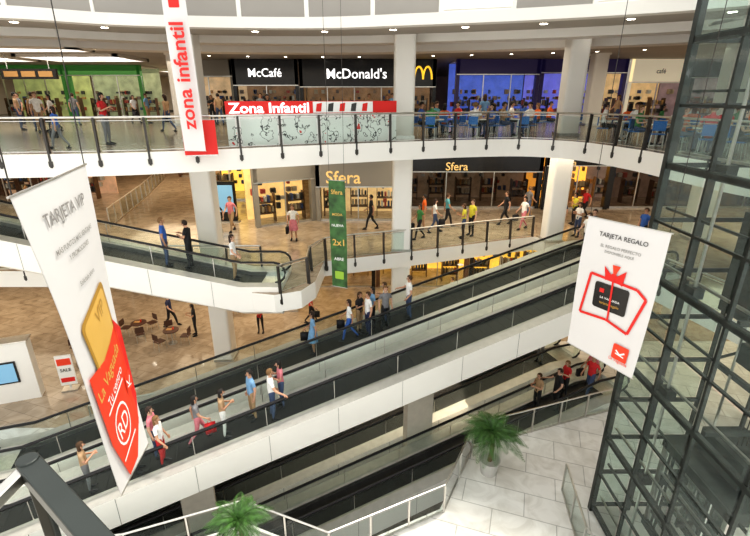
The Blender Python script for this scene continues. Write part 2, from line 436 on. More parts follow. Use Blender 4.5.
# ------------------------------------------------------------ shopfronts
GOODS = [mat('goods_%d' % i, c, .5) for i, c in enumerate([(.45, .07, .05), (.06, .10, .25), (.55, .45, .3), (.05, .05, .05), (.5, .28, .1), (.04, .04, .04), (.65, .63, .58), (.2, .15, .12), (.3, .2, .12)])]
def shopfront(name, x0, x1, y, zf, h, band, bandmat, glow, gcol, depth=3.5, sign=None, signmat=None, signh=.6, signx=.5, signz=None, rot=0, goods=40, gl=None, step=1.6):
    e = empty(name, (x0, y, zf)); e.rotation_euler[2] = rot
    w = x1-x0; mb = MB()
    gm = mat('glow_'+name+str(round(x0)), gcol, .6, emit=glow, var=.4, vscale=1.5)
    mb.box((w/2, .1, h-band/2), (w, .4, band), bandmat)
    mb.box((w/2, -.12, h-band+.04), (w, .08, .06), STEEL)
    for xx in (0.1, w-.1): mb.box((xx, .1, h/2), (.24, .4, h), bandmat)
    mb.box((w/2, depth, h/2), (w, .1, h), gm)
    mb.box((w/2, depth/2, h-.05), (w, depth, .08), CEILW)
    n = max(2, int(w/step))
    for i in range(n+1): mb.box((w*i/n, .05, (h-band)/2), (.06, .08, h-band), STEEL)
    mb.quad((0, .05, 0), (w, .05, 0), (w, .05, h-band), (0, .05, h-band), gl or GLASSS)
    mb.box((w/2, .05, .06), (w, .12, .12), STEEL)
    for i in range(n):
        xx = w*(i+.5)/n
        mb.quad((xx-.4, 1, h-.1), (xx-.4, 1.3, h-.1), (xx+.4, 1.3, h-.1), (xx+.4, 1, h-.1), LAMP)
    ns = max(1, int(w/1.5))
    for i in range(ns):
        xx = w*(i+.5)/ns; yy = random.uniform(.9, depth-.7)
        mb.box((xx, yy, .5), (1.0, .5, .06), WOODB); mb.box((xx, yy, 1.1), (1.0, .5, .04), WOODB)
        mb.box((xx-.5, yy, .8), (.04, .5, 1.6), WOODB); mb.box((xx+.5, yy, .8), (.04, .5, 1.6), WOODB)
        for k in range(5):
            mb.box((xx-.38+k*.19, yy, .72), (.12, .3, .3), random.choice(GOODS))
            mb.box((xx-.38+k*.19, yy, 1.3), (.12, .3, random.uniform(.2, .4)), random.choice(GOODS))
    for i in range(goods):
        xx = random.uniform(.3, w-.3); yy = depth-.2
        zz = random.choice([.7, 1.15, 1.6, 2.05]); mb.box((xx, yy, zz), (random.uniform(.1, .3), .25, random.uniform(.15, .35)), random.choice(GOODS))
    mb.build('facade', parent=e)
    if sign:
        mb = MB(); _, _, asp = text_geo(sign, .01)
        sw = signh*asp; sx = w*signx-sw/2; sz = signz if signz else h-band/2
        put_text(mb, sign, (sx, -.13, sz-signh/2), (sw, 0, 0), (0, 0, signh), signmat or WLIT)
        mb.build('sign_letters', parent=e)
    return e
Y3 = 34
MAROON = mat('maroon_band', (.10, .015, .03), .4); PURP = mat('purple_band', (.03, .02, .09), .4, emit=.15)
CREAM = mat('cream_band', (.85, .78, .6), .5, emit=.25); GRN = mat('green_band', (.05, .2, .04), .5, emit=.2)
GREY = mat('grey_band', (.30, .28, .24), .35)
shopfront('coffee_counter', -9.8, -5.3, Y3, L3, 4.08, 1.7, BLACK, .15, (.35, .2, .1), sign='McCafé', signh=.55)
e = shopfront('burger_restaurant', -5.2, 4.2, Y3, L3, 4.08, 1.8, BLACK, .2, (.35, .2, .1), sign="McDonald's", signh=.66, signx=.42)
mb = MB()
for k in (-1, 1):
    pts = [(8.5+k*.3+.3*math.cos(a), -.15, 2.8+.8*math.sin(a)) for a in [math.pi*j/14 for j in range(15)]]
    mb.tube(pts, .07, YEL, 6)
mb.build('arches', parent=e)
shopfront('electronics_shop', 5.6, 11.3, Y3, L3, 4.08, 1.0, PURP, .8, (.06, .10, .40), goods=70)
shopfront('arcade_shop', 11.4, 17.3, Y3, L3, 4.08, .9, PURP, .8, (.12, .12, .48), goods=70)
shopfront('sandwich_shop', 17.5, 21.7, Y3, L3, 4.08, 1.5, CREAM, .5, (.6, .4, .2), sign='café', signmat=DPRINT, signh=.3)
shopfront('dark_shop', 21.8, 28, Y3, L3, 4.08, 1.2, BLACK, .3, (.3, .2, .2))
shopfront('ice_cream_shop', -13.5, -9.9, Y3+.5, L3, 4.08, 1.1, GREY, .4, (.6, .42, .25))
shopfront('toy_shop', -25, -19, 40, L3, 4.08, .8, GRN, .3, (.3, .33, .2))
shopfront('market_shop', -32, -25.2, 40, L3, 4.08, .8, GRN, .35, (.35, .38, .15))
shopfront('fashion_shop', -17.5, -12, 55, L3, 4.08, 1.0, MAROON, .5, (.5, .38, .26))
shopfront('clothes_shop', -6.4, -3.0, 23.9, L2, 4.28, 1.9, GREY, .8, (.75, .48, .18), rot=.5, depth=2, goods=15)
shopfront('clothes_shop', -3.3, 1.4, 25.4, L2, 4.28, 2.35, GREY, .6, (.7, .48, .22), sign='Sfera', signmat=GOLDLIT, signh=.7, signx=.33, signz=2.5, depth=2.5, goods=15)
shopfront('clothes_shop', 1.5, 10.4, 28.6, L2, 4.28, 2.0, BLACK, .25, (.4, .28, .18), sign='Sfera', signmat=GOLDLIT, signh=.5, signx=.40, signz=2.65, gl=GLASSK, step=2.4)
shopfront('clothes_shop', 10.5, 14.6, 28.3, L2, 4.28, 1.6, BLACK, 1.3, (.95, .42, .06), sign='Sfera', signmat=GOLDLIT, signh=.4, signx=.3, signz=2.9)
shopfront('clothes_shop', 14.7, 27, 28.6, L2, 4.28, 1.6, BLACK, .25, (.3, .2, .15), gl=GLASSK)
shopfront('perfume_shop', -11.5, -6.6, 31, L2, 4.28, .8, GREY, 1.1, (.9, .55, .10))
shopfront('gift_shop', -17.5, -11.6, 41, L2, 4.28, .8, WOODB, .8, (.8, .4, .15))
shopfront('book_shop', -30, -19, 30, L2, 4.28, .9, MAROON, .5, (.5, .3, .18), goods=110)
for i, (a, b, g, c) in enumerate([(-12, -6, .4, (.4, .22, .10)), (-5.9, 0, .6, (.8, .42, .08)), (.1, 6, .9, (.95, .52, .08)), (6.1, 12, 1.0, (.95, .5, .07)), (12.1, 18, .8, (.8, .45, .12)), (-20, -12.1, .4, (.4, .22, .10))]):
    shopfront('ground_shop', a, b, 27.5, L1, 4.25, 1.0, BLACK if i % 2 else WOODB, g, c)

# ------------------------------------------------------------ banners
def banner(name, TL, TR, BL, BR, art, strings, bow=.05, fabric=FABRIC, bold=.008):
    TL, TR, BL, BR = map(Vector, (TL, TR, BL, BR)); e = empty(name, TL)
    nrm = -(TR-TL).cross(BL-TL).normalized()
    def P(u, v, o=0):
        p = TL.lerp(TR, u).lerp(BL.lerp(BR, u), v)
        return p+nrm*(bow*math.sin(math.pi*v)*math.sin(math.pi*(u*.8+.1))+.03*math.sin(v*5+u*2)+o)-TL
    W = (TR-TL).length; H = (BL-TL).length
    mb = MB(); n1, n2 = 10, 24
    for off, m in ((0, fabric), (-.004, fabric)):
        vs = [P(i/n1, j/n2, off) for j in range(n2+1) for i in range(n1+1)]
        fs = [(j*(n1+1)+i, j*(n1+1)+i+1, (j+1)*(n1+1)+i+1, (j+1)*(n1+1)+i) for j in range(n2) for i in range(n1)]
        mb.add(vs, fs, m)
    mb.build('fabric', parent=e, smooth=True)
    mb = MB()
    for v in (0, 1): mb.tube([P(-.02, v), P(.5, v), P(1.02, v)], .011, STEEL, 6)
    mb.build('hem_rod', parent=e)
    mb = MB(); lay = .012
    for a in art:
        lay += .0012
        if a[0] == 't':
            _, body, u, v, h, m = a[:6]; rot = a[6] if len(a) > 6 else 0; fitw = a[7] if len(a) > 7 else None
            vs, fs, asp = text_geo(body, bold)
            w = h*asp*H/W
            if fitw: h = h*fitw/w; w = fitw
            out = []
            for x, y in vs:
                dx = (x-.5)*w*W; dy = (y-.5)*h*H
                rx = dx*math.cos(rot)-dy*math.sin(rot); ry = dx*math.sin(rot)+dy*math.cos(rot)
                out.append(P(u+rx/W, v-ry/H, lay))
            mb.add(out, fs, m)
        elif a[0] == 'r':
            _, u, v, w, h, rot, m = a[:7]; r = min(w, h)*(a[7] if len(a) > 7 else .12); pts = []
            for cx, cy, a0 in ((1, 1, 0), (-1, 1, 90), (-1, -1, 180), (1, -1, 270)):
                for k in range(5):
                    an = math.radians(a0+90*k/4); pts.append((cx*(w/2-r)+r*math.cos(an), cy*(h/2-r)+r*math.sin(an)))
            vs = [(0, 0)]
            for kk in (.33, .66, 1.0): vs += [(x*kk, y*kk) for x, y in pts]
            M = len(pts); fs = [(0, 1+i, 1+(i+1) % M) for i in range(M)]
            for q in range(2):
                for i in range(M): fs.append((1+q*M+i, 1+(q+1)*M+i, 1+(q+1)*M+(i+1) % M, 1+q*M+(i+1) % M))
            out = [P(u+(x*math.cos(rot)-y*math.sin(rot))/W, v-(x*math.sin(rot)+y*math.cos(rot))/H, lay) for x, y in vs]
            mb.add(out, fs, m)
        elif a[0] == 'l':
            _, pts, th, m = a
            for i in range(len(pts)-1):
                (u0, v0), (u1, v1) = pts[i], pts[i+1]
                d = Vector(((u1-u0)*W, (v1-v0)*H)); nn = Vector((-d.y, d.x)).normalized()*th/2
                q = [(u0+nn.x/W, v0+nn.y/H), (u1+nn.x/W, v1+nn.y/H), (u1-nn.x/W, v1-nn.y/H), (u0-nn.x/W, v0-nn.y/H)]
                mb.add([P(x, y, lay) for x, y in q], [(0, 1, 2, 3)], m)
        elif a[0] == 'p':
            _, pts, m = a; cu = sum(p[0] for p in pts)/len(pts); cv = sum(p[1] for p in pts)/len(pts)
            M = len(pts); vs = [(cu, cv)]
            for kk in (.25, .5, .75, 1): vs += [(cu+(x-cu)*kk, cv+(y-cv)*kk) for x, y in pts]
            fs = [(0, 1+i, 1+(i+1) % M) for i in range(M)]
            for q in range(3):
                for i in range(M): fs.append((1+q*M+i, 1+(q+1)*M+i, 1+(q+1)*M+(i+1) % M, 1+q*M+(i+1) % M))
            mb.add([P(x, y, lay) for x, y in vs], fs, m)
    mb.build('print', parent=e)
    mb = MB()
    for (u, top) in strings:
        mb.tube([P(u, 0), Vector(top)-TL], .006, DSTEEL, 5)
    mb.build('hanging_cable', parent=e)
    return e

logo = lambda u, v, s: [('r', u, v, s, s*.95, 0, REDL, .1), ('l', [(u-.06, v-.012), (u, v+.012), (u+.06, v-.012)], s*.1, WPRINT), ('l', [(u-.06, v+.012), (u+.06, v+.02)], s*.07, WPRINT)]
art = [('t', 'TARJETA VIP', .5, .085, .022, GPRINT, 0, .62), ('t', 'MÁS PUNTOS MÁS VENTAJAS', .5, .16, .01, GPRINT, 0, .62), ('t', 'Y PROMOCIONES', .5, .19, .01, GPRINT, 0, .36), ('t', 'Solicítala ahora', .5, .27, .01, GPRINT, 0, .3),
       ('r', .50, .44, 1.0, .80, .22, GOLD, .12), ('r', .50, .44, .88, .68, .22, GOLDL, .12),
       ('t', 'VIP', .55, .39, .045, GOLD, .22),
       ('p', [(.05, .52), (.40, .53), (.62, .51), (.84, .48), (.92, .70), (.88, .86), (.60, .97), (.30, .985), (.12, .80)], REDL),
       ('p', [(.80, .46), (.99, .52), (.98, .78), (.84, .88), (.88, .70)], RED),
       ('t', 'La Vaguada', .46, .585, .03, GOLDL, .22, .68), ('t', 'Tu centro', .50, .645, .02, WPRINT, .22, .48),
       ('r', .46, .79, .68, .62, .2, WPRINT, .5), ('r', .46, .79, .60, .54, .2, REDL, .5), ('t', 'RD', .46, .79, .06, WPRINT, .2, .28),
       ('l', [(.20, .695), (.70, .66)], .035, WPRINT), ('l', [(.26, .91), (.70, .87)], .035, WPRINT)]
art += logo(.84, .70, .28)
banner('hanging_banner', (-2.915, 3.6, 10.86), (-3.29, 5.2, 10.90), (-3.156, 4.36, 6.93), (-3.254, 5.2, 6.98), art, [(0.02, (-2.7, 3.6, 18)), (.98, (-3.2, 5.3, 18))], bow=.04)
art = [('t', 'TARJETA REGALO', .5, .10, .03, DPRINT, 0, .6), ('t', 'EL REGALO PERFECTO', .5, .17, .014, GPRINT, 0, .5), ('t', 'DISPONIBLE AQUÍ', .5, .205, .014, GPRINT, 0, .36),
       ('r', .5, .52, .72, .56, 0, BLACK, .1), ('t', 'LA VAGUADA', .5, .53, .04, WPRINT, 0, .26), ('t', 'tarjeta regalo', .5, .57, .02, GOLD, 0, .26), ('r', .38, .48, .1, .09, 0, RED),
       ('l', [(.2, .38), (.8, .40), (.92, .45), (.8, .72), (.5, .68), (.12, .70), (.2, .38)], .055, RED), ('l', [(.5, .37), (.52, .68)], .04, RED),
       ('p', [(.5, .37), (.36, .30), (.40, .40)], RED), ('p', [(.5, .37), (.64, .30), (.62, .41)], RED), ('p', [(.5, .37), (.46, .28), (.56, .28)], REDL), ('r', .5, .36, .12, .12, 0, RED, .3)]
art += logo(.78, .87, .34) + [('t', 'La Vaguada', .78, .935, .016, REDL, 0, .25)]
banner('hanging_banner', (4.33, 9.0, 9.36), (5.16, 7.6, 9.40), (4.33, 9.05, 6.42), (5.08, 7.65, 6.42), art, [(0.02, (4.4, 9, 18)), (.98, (5.2, 7.6, 18))], bow=.03)
b3 = banner('hanging_banner', (-5.95, 14.5, 14.45), (-5.28, 14.5, 14.45), (-5.95, 14.6, 10.05), (-5.28, 14.6, 10.05), [('r', .5, .08, .3, .25, 0, RED)], [(0.1, (-5.9, 14.5, 18)), (.9, (-5.3, 14.5, 18))], bow=.02)
mb = MB(); vs, fs, asp = text_geo('zona infantil', .02)
mb.add([Vector((.13+(1-b)*.42, -.10, -3.75+a*2.9)) for a, b in vs], fs, RED)
mb.build('print_text', parent=b3)
art = [('t', 'Sfera', .5, .10, .05, GOLDL, 0, .7), ('t', 'MODA', .5, .3, .05, GOLDL, 0, .6), ('t', 'NUEVA', .5, .40, .05, WPRINT, 0, .7), ('t', '2x1', .5, .56, .08, GOLDL, 0, .7), ('t', 'ABRE', .5, .72, .05, WPRINT, 0, .6), ('r', .5, .88, .35, .3, 0, mat('lime', (.3, .5, .05), .5))]
banner('hanging_banner', (-1.58, 15.5, 9.0), (-1.0, 15.3, 9.0), (-1.58, 15.5, 5.1), (-1.0, 15.3, 5.1), art, [(0.05, (-1.58, 15.5, 18)), (.95, (-1.0, 15.3, 18))], fabric=GREEN, bow=.02)

# ------------------------------------------------------------ play-area hoarding along the rail
def drawmat():
    m = bpy.data.materials.new('cartoon_print'); m.use_nodes = True; nt = m.node_tree; b = nt.nodes['Principled BSDF']
    tc = nt.nodes.new('ShaderNodeTexCoord'); n = nt.nodes.new('ShaderNodeTexNoise'); n.inputs['Scale'].default_value = 3.0; n.inputs['Detail'].default_value = 3
    r = nt.nodes.new('ShaderNodeValToRGB'); el = r.color_ramp.elements
    W_ = (.85, .84, .82, 1); K_ = (.04, .04, .04, 1)
    el[0].position = 0; el[0].color = W_; el[1].position = 1; el[1].color = (.7, .05, .04, 1)
    for p, c in ((.53, W_), (.54, K_), (.56, K_), (.57, W_), (.68, W_), (.69, (.7, .05, .04, 1))):
        q = el.new(p); q.color = c
    nt.links.new(tc.outputs['Object'], n.inputs['Vector']); nt.links.new(n.outputs['Fac'], r.inputs['Fac']); nt.links.new(r.outputs['Color'], b.inputs['Base Color'])
    return m
DRAW = drawmat()
e = empty('play_area_hoarding', (-5, 15.9, L3))
path = [p for p in offset(edge3, .45) if -5.5 < p.x < 1.0]
mb = MB(); O = Vector((-5, 15.9, L3))
lo = [Vector((p.x, p.y, L3+.02))-O for p in path]; mid = [Vector((p.x, p.y, L3+1.08))-O for p in path]; hi = [Vector((p.x, p.y, L3+1.5))-O for p in path]
mb.strip(lo, mid, DRAW); mb.strip(mid, hi, RED)
b2 = [v+Vector((-.02, .1, 0)) for v in lo]; h2 = [v+Vector((-.02, .1, 0)) for v in hi]
mb.strip(b2, h2, WHITE); mb.strip(hi, h2, WHITE)
mb.build('panel', parent=e)
mb = MB(); vs, fs, asp = text_geo('Zona Infantil', .02)
cum = [0]
for i in range(1, len(path)): cum.append(cum[-1]+(path[i]-path[i-1]).length)
def on(d, z, o):
    j = 1
    while j < len(cum)-1 and cum[j] < d: j += 1
    f = (d-cum[j-1])/(cum[j]-cum[j-1]); p = path[j-1].lerp(path[j], f); t = (path[j]-path[j-1]).normalized()
    return Vector((p.x+t.y*o, p.y-t.x*o, L3+z))-O
mb.add([on(.1+a*2.8, 1.11+b*.34, .03) for a, b in vs], fs, WLIT)
mb.add([on(d, z, .025) for d, z in [(3.05, 1.1), (3.6, 1.1), (4.2, 1.1), (4.8, 1.1), (5.4, 1.1), (5.4, 1.48), (4.8, 1.48), (4.2, 1.48), (3.6, 1.48), (3.05, 1.48)]], [(0, 1, 8, 9), (1, 2, 7, 8), (2, 3, 6, 7), (3, 4, 5, 6)], WPRINT)
for k in range(5):
    d0 = 3.15+k*.45
    mb.add([on(d0, 1.14, .035), on(d0+.2, 1.14, .035), on(d0+.24, 1.44, .035), on(d0+.04, 1.40, .035)], [(0, 1, 2, 3)], [RED, DPRINT][k % 2])
mb.build('lettering', parent=e)
mb = MB(); mb.box((-5.55, 14.95, L3+.42), (1.0, .08, 1.05), RED, rot=.3); mb.box((-5.55, 14.9, L3+.42), (.35, .02, .35), REDL, rot=.3)
mb.box((-5.55, 15.0, L3-.12), (1.0, .12, .05), STEEL, rot=.3)
mb.build('red_sign_panel')

# ------------------------------------------------------------ lift shaft
e = empty('glass_lift', (6.5, 10.2, 0))
mb = MB(); xs = [6.5, 8.8]; ys = [10.3, 8.9, 7.5, 6.1, 4.9]
O = Vector((6.5, 10.2, 0))
def Q(x, y, z): return Vector((x, y, z))-O
for x in xs:
    for i, y in enumerate(ys):
        w = .14 if i in (0, 4) else .07
        mb.beam(Q(x, y, 0), Q(x, y, 18), w, w, SHAFT)
        if i in (1, 3): mb.tube([Q(x+.18, y-.15, 0), Q(x+.18, y-.15, 18)], .035, STEEL, 8)
mb.beam(Q(7.6, 10.3, 0), Q(7.6, 10.3, 18), .1, .1, SHAFT)
z = .2; k = 0
while z < 18:
    big = k % 2 == 0
    mb.beam(Q(xs[0], ys[0], z), Q(xs[0], ys[-1], z), .10 if big else .06, .15 if big else .05, SHAFT)
    mb.beam(Q(xs[0]+.22, ys[0], z+.28), Q(xs[0]+.22, ys[-1], z+.28), .05, .05, STEEL if big else SHAFT)
    mb.beam(Q(xs[0], ys[0], z), Q(xs[1], ys[0], z), .07, .10, SHAFT)
    if big:
        mb.beam(Q(xs[1], ys[0], z), Q(xs[1], ys[-1], z), .10, .14, SHAFT)
        mb.beam(Q(xs[0]+.2, ys[2], z), Q(xs[1], ys[2], z), .08, .1, SHAFT)
        mb.beam(Q(xs[1], ys[0], z), Q(xs[1], ys[2], z+2.5), .06, .06, SHAFT)
        mb.beam(Q(xs[1], ys[2], z), Q(xs[1], ys[4], z+2.5), .06, .06, SHAFT)
        for y in (ys[1], ys[3]): mb.box(Q(6.68, y-.15, z+.1), (.22, .3, .22), SHAFT)
    z += 1.25; k += 1
mb.build('frame', parent=e)
mb = MB(); z = .2
while z < 17.5:
    for i in range(len(ys)-1):
        mb.quad(Q(6.44, ys[i]-.05, z+.04), Q(6.44, ys[i+1]+.05, z+.04), Q(6.44, ys[i+1]+.05, z+1.21), Q(6.44, ys[i]-.05, z+1.21), GLASSD)
    mb.quad(Q(6.56, 10.36, z+.05), Q(8.7, 10.36, z+.05), Q(8.7, 10.36, z+1.2), Q(6.56, 10.36, z+1.2), GLASSD)
    z += 1.25
mb.build('glazing', parent=e)
mb = MB()
mb.box(Q(7.7, 7.6, 1.5), (1.7, 2.2, .25), SHAFT); mb.box(Q(7.7, 7.6, 4.0), (1.7, 2.2, .3), SHAFT)
for x in (6.9, 8.5):
    for y in (6.6, 8.6): mb.box(Q(x, y, 2.75), (.1, .1, 2.5), STEEL)
mb.quad(Q(6.88, 6.6, 1.6), Q(6.88, 8.6, 1.6), Q(6.88, 8.6, 3.9), Q(6.88, 6.6, 3.9), GLASSD)
mb.beam(Q(6.92, 6.6, 2.5), Q(6.92, 8.6, 2.5), .05, .05, STEEL)
mb.box(Q(7.7, 7.6, 4.5), (.9, 1.2, .6), SHAFT)
mb.build('cabin', parent=e)
mb = MB()
for dx in (-.15, -.05, .05, .15): mb.tube([Q(7.7+dx, 7.6, 4.8), Q(7.7+dx, 7.6, 18)], .012, DSTEEL, 5)
mb.box(Q(8.5, 9.6, 8), (.3, .9, 2.4), SHAFT); mb.box(Q(8.4, 8.2, 6.2), (.3, 1.6, .5), SHAFT); mb.box(Q(8.4, 7.0, 10.4), (.3, 1.8, .5), SHAFT)
for yy in (9.3, 9.9): mb.tube([Q(8.5, yy, 0), Q(8.5, yy, 18)], .03, STEEL, 6)
mb.build('counterweight', parent=e)
balu_poly('lift_glass_guard', [(5.9, 11.0), (5.55, 8.8), (6.0, 6.5)], L1)

# ------------------------------------------------------------ near handrail corner
O = Vector((-.58, .6, 10)); e = empty('gallery_handrail', O)
mb = MB(); c0 = Vector((-.60, .62, 11.0)); c1 = Vector((.75, -.36, 11.0))
mb.beam(c0-O, c1-O, .036, .03, SHAFT)
mb.beam(c0-O, Vector((-.63, .2, 10.99))-O, .022, .02, STEEL)
for t in (.0, .5, 1.0):
    p = c0.lerp(c1, t)-O
    mb.beam((p.x, p.y, -.4), (p.x, p.y, .99), .022, .014, SHAFT)
    mb.tube([(p.x, p.y, .975), (p.x, p.y, 1.018)], .018, SHAFT, 12)
mb.build('rail', parent=e, bevel=.003)

# ------------------------------------------------------------ palms
def palm(loc, trunk, R, n=26, seed=1, potr=.35):
    rnd = random.Random(seed); e = empty('potted_palm', loc)
    mb = MB(); N = 20
    prof = [(potr*.72, 0), (potr*.95, .5), (potr, .55), (potr*.9, .55), (potr*.88, .48)]
    vs = [(r*math.cos(2*math.pi*k/N), r*math.sin(2*math.pi*k/N), z) for r, z in prof for k in range(N)]
    fs = [(i*N+k, i*N+(k+1) % N, (i+1)*N+(k+1) % N, (i+1)*N+k) for i in range(len(prof)-1) for k in range(N)]
    fs.append(tuple(range(4*N, 5*N))); mb.add(vs, fs, POT); mb.build('planter', parent=e)
    mb = MB(); pts = []; rr = []
    for k in range(13):
        t = k/12; pts.append((.05*math.sin(t*3), .04*t, .45+trunk*t)); rr.append(.07-.02*t+(.012 if k % 2 else 0))
    mb.tube(pts, rr, BARK, 10); mb.build('trunk', parent=e)
    mb = MB(); top = Vector(pts[-1])
    for i in range(n):
        az = i*2.399+rnd.uniform(-.2, .2); el = math.radians(rnd.uniform(10, 82)); ln = R*rnd.uniform(.9, 1.3)
        d = Vector((math.cos(az), math.sin(az), 0)); path = []
        for k in range(9):
            t = k/8; path.append(top+d*(ln*t*math.cos(el*(1-.5*t)))+Vector((0, 0, ln*(math.sin(el)*t-.75*t*t))))
        mb.tube(path, [.014*(1-.8*k/8) for k in range(9)], LEAF, 5)
        sd = Vector((-d.y, d.x, 0))
        for k in range(2, 30):
            t = k/30; j = min(7, int(t*8)); p = path[j].lerp(path[j+1], t*8-j); tg = (path[j+1]-path[j]).normalized()
            L = R*.30*math.sin(math.pi*min(1, t*.85+.12))
            for s in (-1, 1):
                dr = (sd*s*.85+tg*.6+Vector((0, 0, .15))).normalized(); tip = p+dr*L+Vector((0, 0, -L*.35)); md = p+dr*L*.5
                w = tg*.012
                mb.add([p, md+w, tip, md-w], [(0, 1, 2, 3)], LEAF)
    mb.build('fronds', parent=e)
palm((3.75, 11.75, L1), 1.1, .95, 44, 3)
palm((-3.5, 8.6, L1), 1.0, .8, 34, 5)

# ------------------------------------------------------------ people
SLOTN = ['skin', 'hair', 'top', 'bottom', 'shoes', 'bag']
def person_mesh(name, J, female=False, skirt=False, longhair=False, bag=False):
    V = []; R = []; E = []; lab = []
    def add(p, r, parent=None, l=None):
        V.append(Vector(p)); R.append(r); i = len(V)-1
        if parent is not None: E.append((parent, i)); lab.append(l)
        return i
    f = .92 if female else 1
    pel = add(J['pelvis'], .125 if not female else .13)
    sp = add(J['spine'], .115*f, pel, 2); ch = add(J['chest'], .135*f, sp, 2)
    nb = add(J['neckb'], .075*f, ch, 2); nk = add(J['neck'], .052*f, nb, 0)
    hd = add(J['head'], .088, nk, 0); add(J['htop'], .078, hd, 0)
    roots = [0]
    for s in ('L', 'R'):
        sh = add(J['sh'+s], .062*f, ch, 2); el = add(J['el'+s], .042*f, sh, 2)
        wr = add(J['wr'+s], .027*f, el, 0)
        d = (Vector(J['wr'+s])-Vector(J['el'+s])).normalized()
        pm = add(Vector(J['wr'+s])+d*.05, .034*f, wr, 0); add(Vector(J['wr'+s])+d*.085, .028*f, pm, 0)
        hp = add(J['hp'+s], .088*(1.05 if female else 1), pel, 3); kn = add(J['kn'+s], .062*f, hp, 3)
        cf = add(Vector(J['kn'+s]).lerp(Vector(J['an'+s]), .35), .056*f, kn, 3 if not skirt else 0)
        an = add(J['an'+s], .038*f, cf, 3 if not skirt else 0)
        add(J['to'+s], .036, an, 4)
    for s in ('L', 'R'):
        w = Vector(J['wr'+s]); d = (w-Vector(J['el'+s])).normalized(); sg = -1 if s == 'L' else 1
        up = Vector((0, 1, 0)) if abs(d.y) < .8 else Vector((1, 0, 0))
        side = (up-d*up.dot(d)).normalized(); nrm = d.cross(side)
        if nrm.dot(Vector((-sg, 0, -.3))) < 0: nrm = -nrm
        for k, ln in enumerate((.072, .082, .076, .06)):
            b = w+d*.075+side*(.028-.019*k)
            a0 = add(b, .0095); roots.append(a0)
            a1 = add(b+d*ln*.45+nrm*.006, .009, a0, 0); a2 = add(b+d*ln*.78+nrm*.024, .0085, a1, 0); add(b+d*ln*.95+nrm*.042, .007, a2, 0)
        b = w+d*.03+side*.02
        a0 = add(b, .011); roots.append(a0)
        a1 = add(b+side*.032+d*.028+nrm*.01, .0105, a0, 0); add(b+side*.038+d*.062+nrm*.022, .0085, a1, 0)
    me = bpy.data.meshes.new('tmp'); me.from_pydata([tuple(v) for v in V], E, []); me.update()
    ob = bpy.data.objects.new('tmp', me); COL.objects.link(ob)
    sk = ob.modifiers.new('s', 'SKIN'); sk.use_smooth_shade = True
    for i, r in enumerate(R):
        me.skin_vertices[0].data[i].radius = (r, r); me.skin_vertices[0].data[i].use_root = i in roots
    sb = ob.modifiers.new('d', 'SUBSURF'); sb.levels = 1; sb.render_levels = 1
    bpy.context.view_layer.update(); dg = bpy.context.evaluated_depsgraph_get()
    out = bpy.data.meshes.new_from_object(ob.evaluated_get(dg))
    bpy.data.objects.remove(ob)
    vs = [v.co.copy() for v in out.vertices]; fs = [tuple(p.vertices) for p in out.polygons]; bpy.data.meshes.remove(out)
    def near(p):
        best = 9; bl = None
        for (a, b), l in zip(E, lab):
            A_ = V[a]; B_ = V[b]; d = B_-A_; t = max(0, min(1, (p-A_).dot(d)/max(1e-9, d.length_squared)))
            q = (p-(A_+d*t)).length-(R[a]*(1-t)+R[b]*t)
            if q < best: best = q; bl = (l, t, a)
        return bl
    G = MB(); base = [mat('slot_'+n, (.5, .5, .5)) for n in SLOTN]
    for m in base: G.mi(m)
    hv = Vector(J['head']); G.v += [tuple(v) for v in vs]
    for fa in fs:
        c = sum((vs[i] for i in fa), Vector())/len(fa); l, t, a = near(c)
        if l == 2 and a >= 7 and t > .55: l = 0
        G.f.append(list(fa)); G.m.append(l)
    h = hv+Vector((0, .0, .03))
    def blob(c, r, m, seg=10, rings=7, cut=None):
        vv = []; ff = []
        for i in range(rings+1):
            th = math.pi*i/rings
            for k in range(seg):
                ph = 2*math.pi*k/seg
                vv.append(Vector(c)+Vector((r[0]*math.sin(th)*math.cos(ph), r[1]*math.sin(th)*math.sin(ph), r[2]*math.cos(th))))
        for i in range(rings):
            for k in range(seg):
                q = (i*seg+k, i*seg+(k+1) % seg, (i+1)*seg+(k+1) % seg, (i+1)*seg+k)
                if cut and cut(sum((vv[j] for j in q), Vector())/4-Vector(c)): continue
                ff.append(q)
        G.add(vv, ff, base[m])
    blob(h+Vector((0, -.012, .012)), (.092, .105, .115), 1, 14, 10, cut=lambda d: d.y > .035 and d.z < .055 or d.z < -.075)
    if longhair: blob(h+Vector((0, -.055, -.09)), (.085, .055, .16), 1)
    blob(h+Vector((0, .092, -.02)), (.012, .018, .02), 0, 6, 4)
    for s in (-1, 1):
        blob(h+Vector((s*.088, 0, -.015)), (.012, .02, .03), 0, 6, 4)
        blob(h+Vector((s*.032, .082, .012)), (.012, .008, .008), 1, 6, 4)
    blob(h+Vector((0, .082, -.055)), (.022, .008, .007), 5, 6, 4)
    for s in ('L', 'R'):
        a = Vector(J['an'+s]); t = Vector(J['to'+s]); c = (a+t)/2
        d = (t-a); d.z = 0; d.normalize()
        blob(Vector((c.x, c.y, min(a.z-.055, t.z)))+d*.01, (.046, .125, .036), 4, 10, 6)
    if skirt:
        n = 16; p = Vector(J['pelvis']); vv = []
        kz = (Vector(J['knL'])+Vector(J['knR']))/2
        for i, (t, r) in enumerate(((-.12, .12), (0, .155), (.4, .18), (.95, .22))):
            c = p.lerp(kz, max(t, 0))+Vector((0, 0, .1 if t < 0 else 0))
            vv += [c+Vector((r*math.cos(2*math.pi*k/n)*1.05, r*math.sin(2*math.pi*k/n)*.9, 0)) for k in range(n)]
        G.add(vv, [(i*n+k, i*n+(k+1) % n, (i+1)*n+(k+1) % n, (i+1)*n+k) for i in range(3) for k in range(n)], base[3])
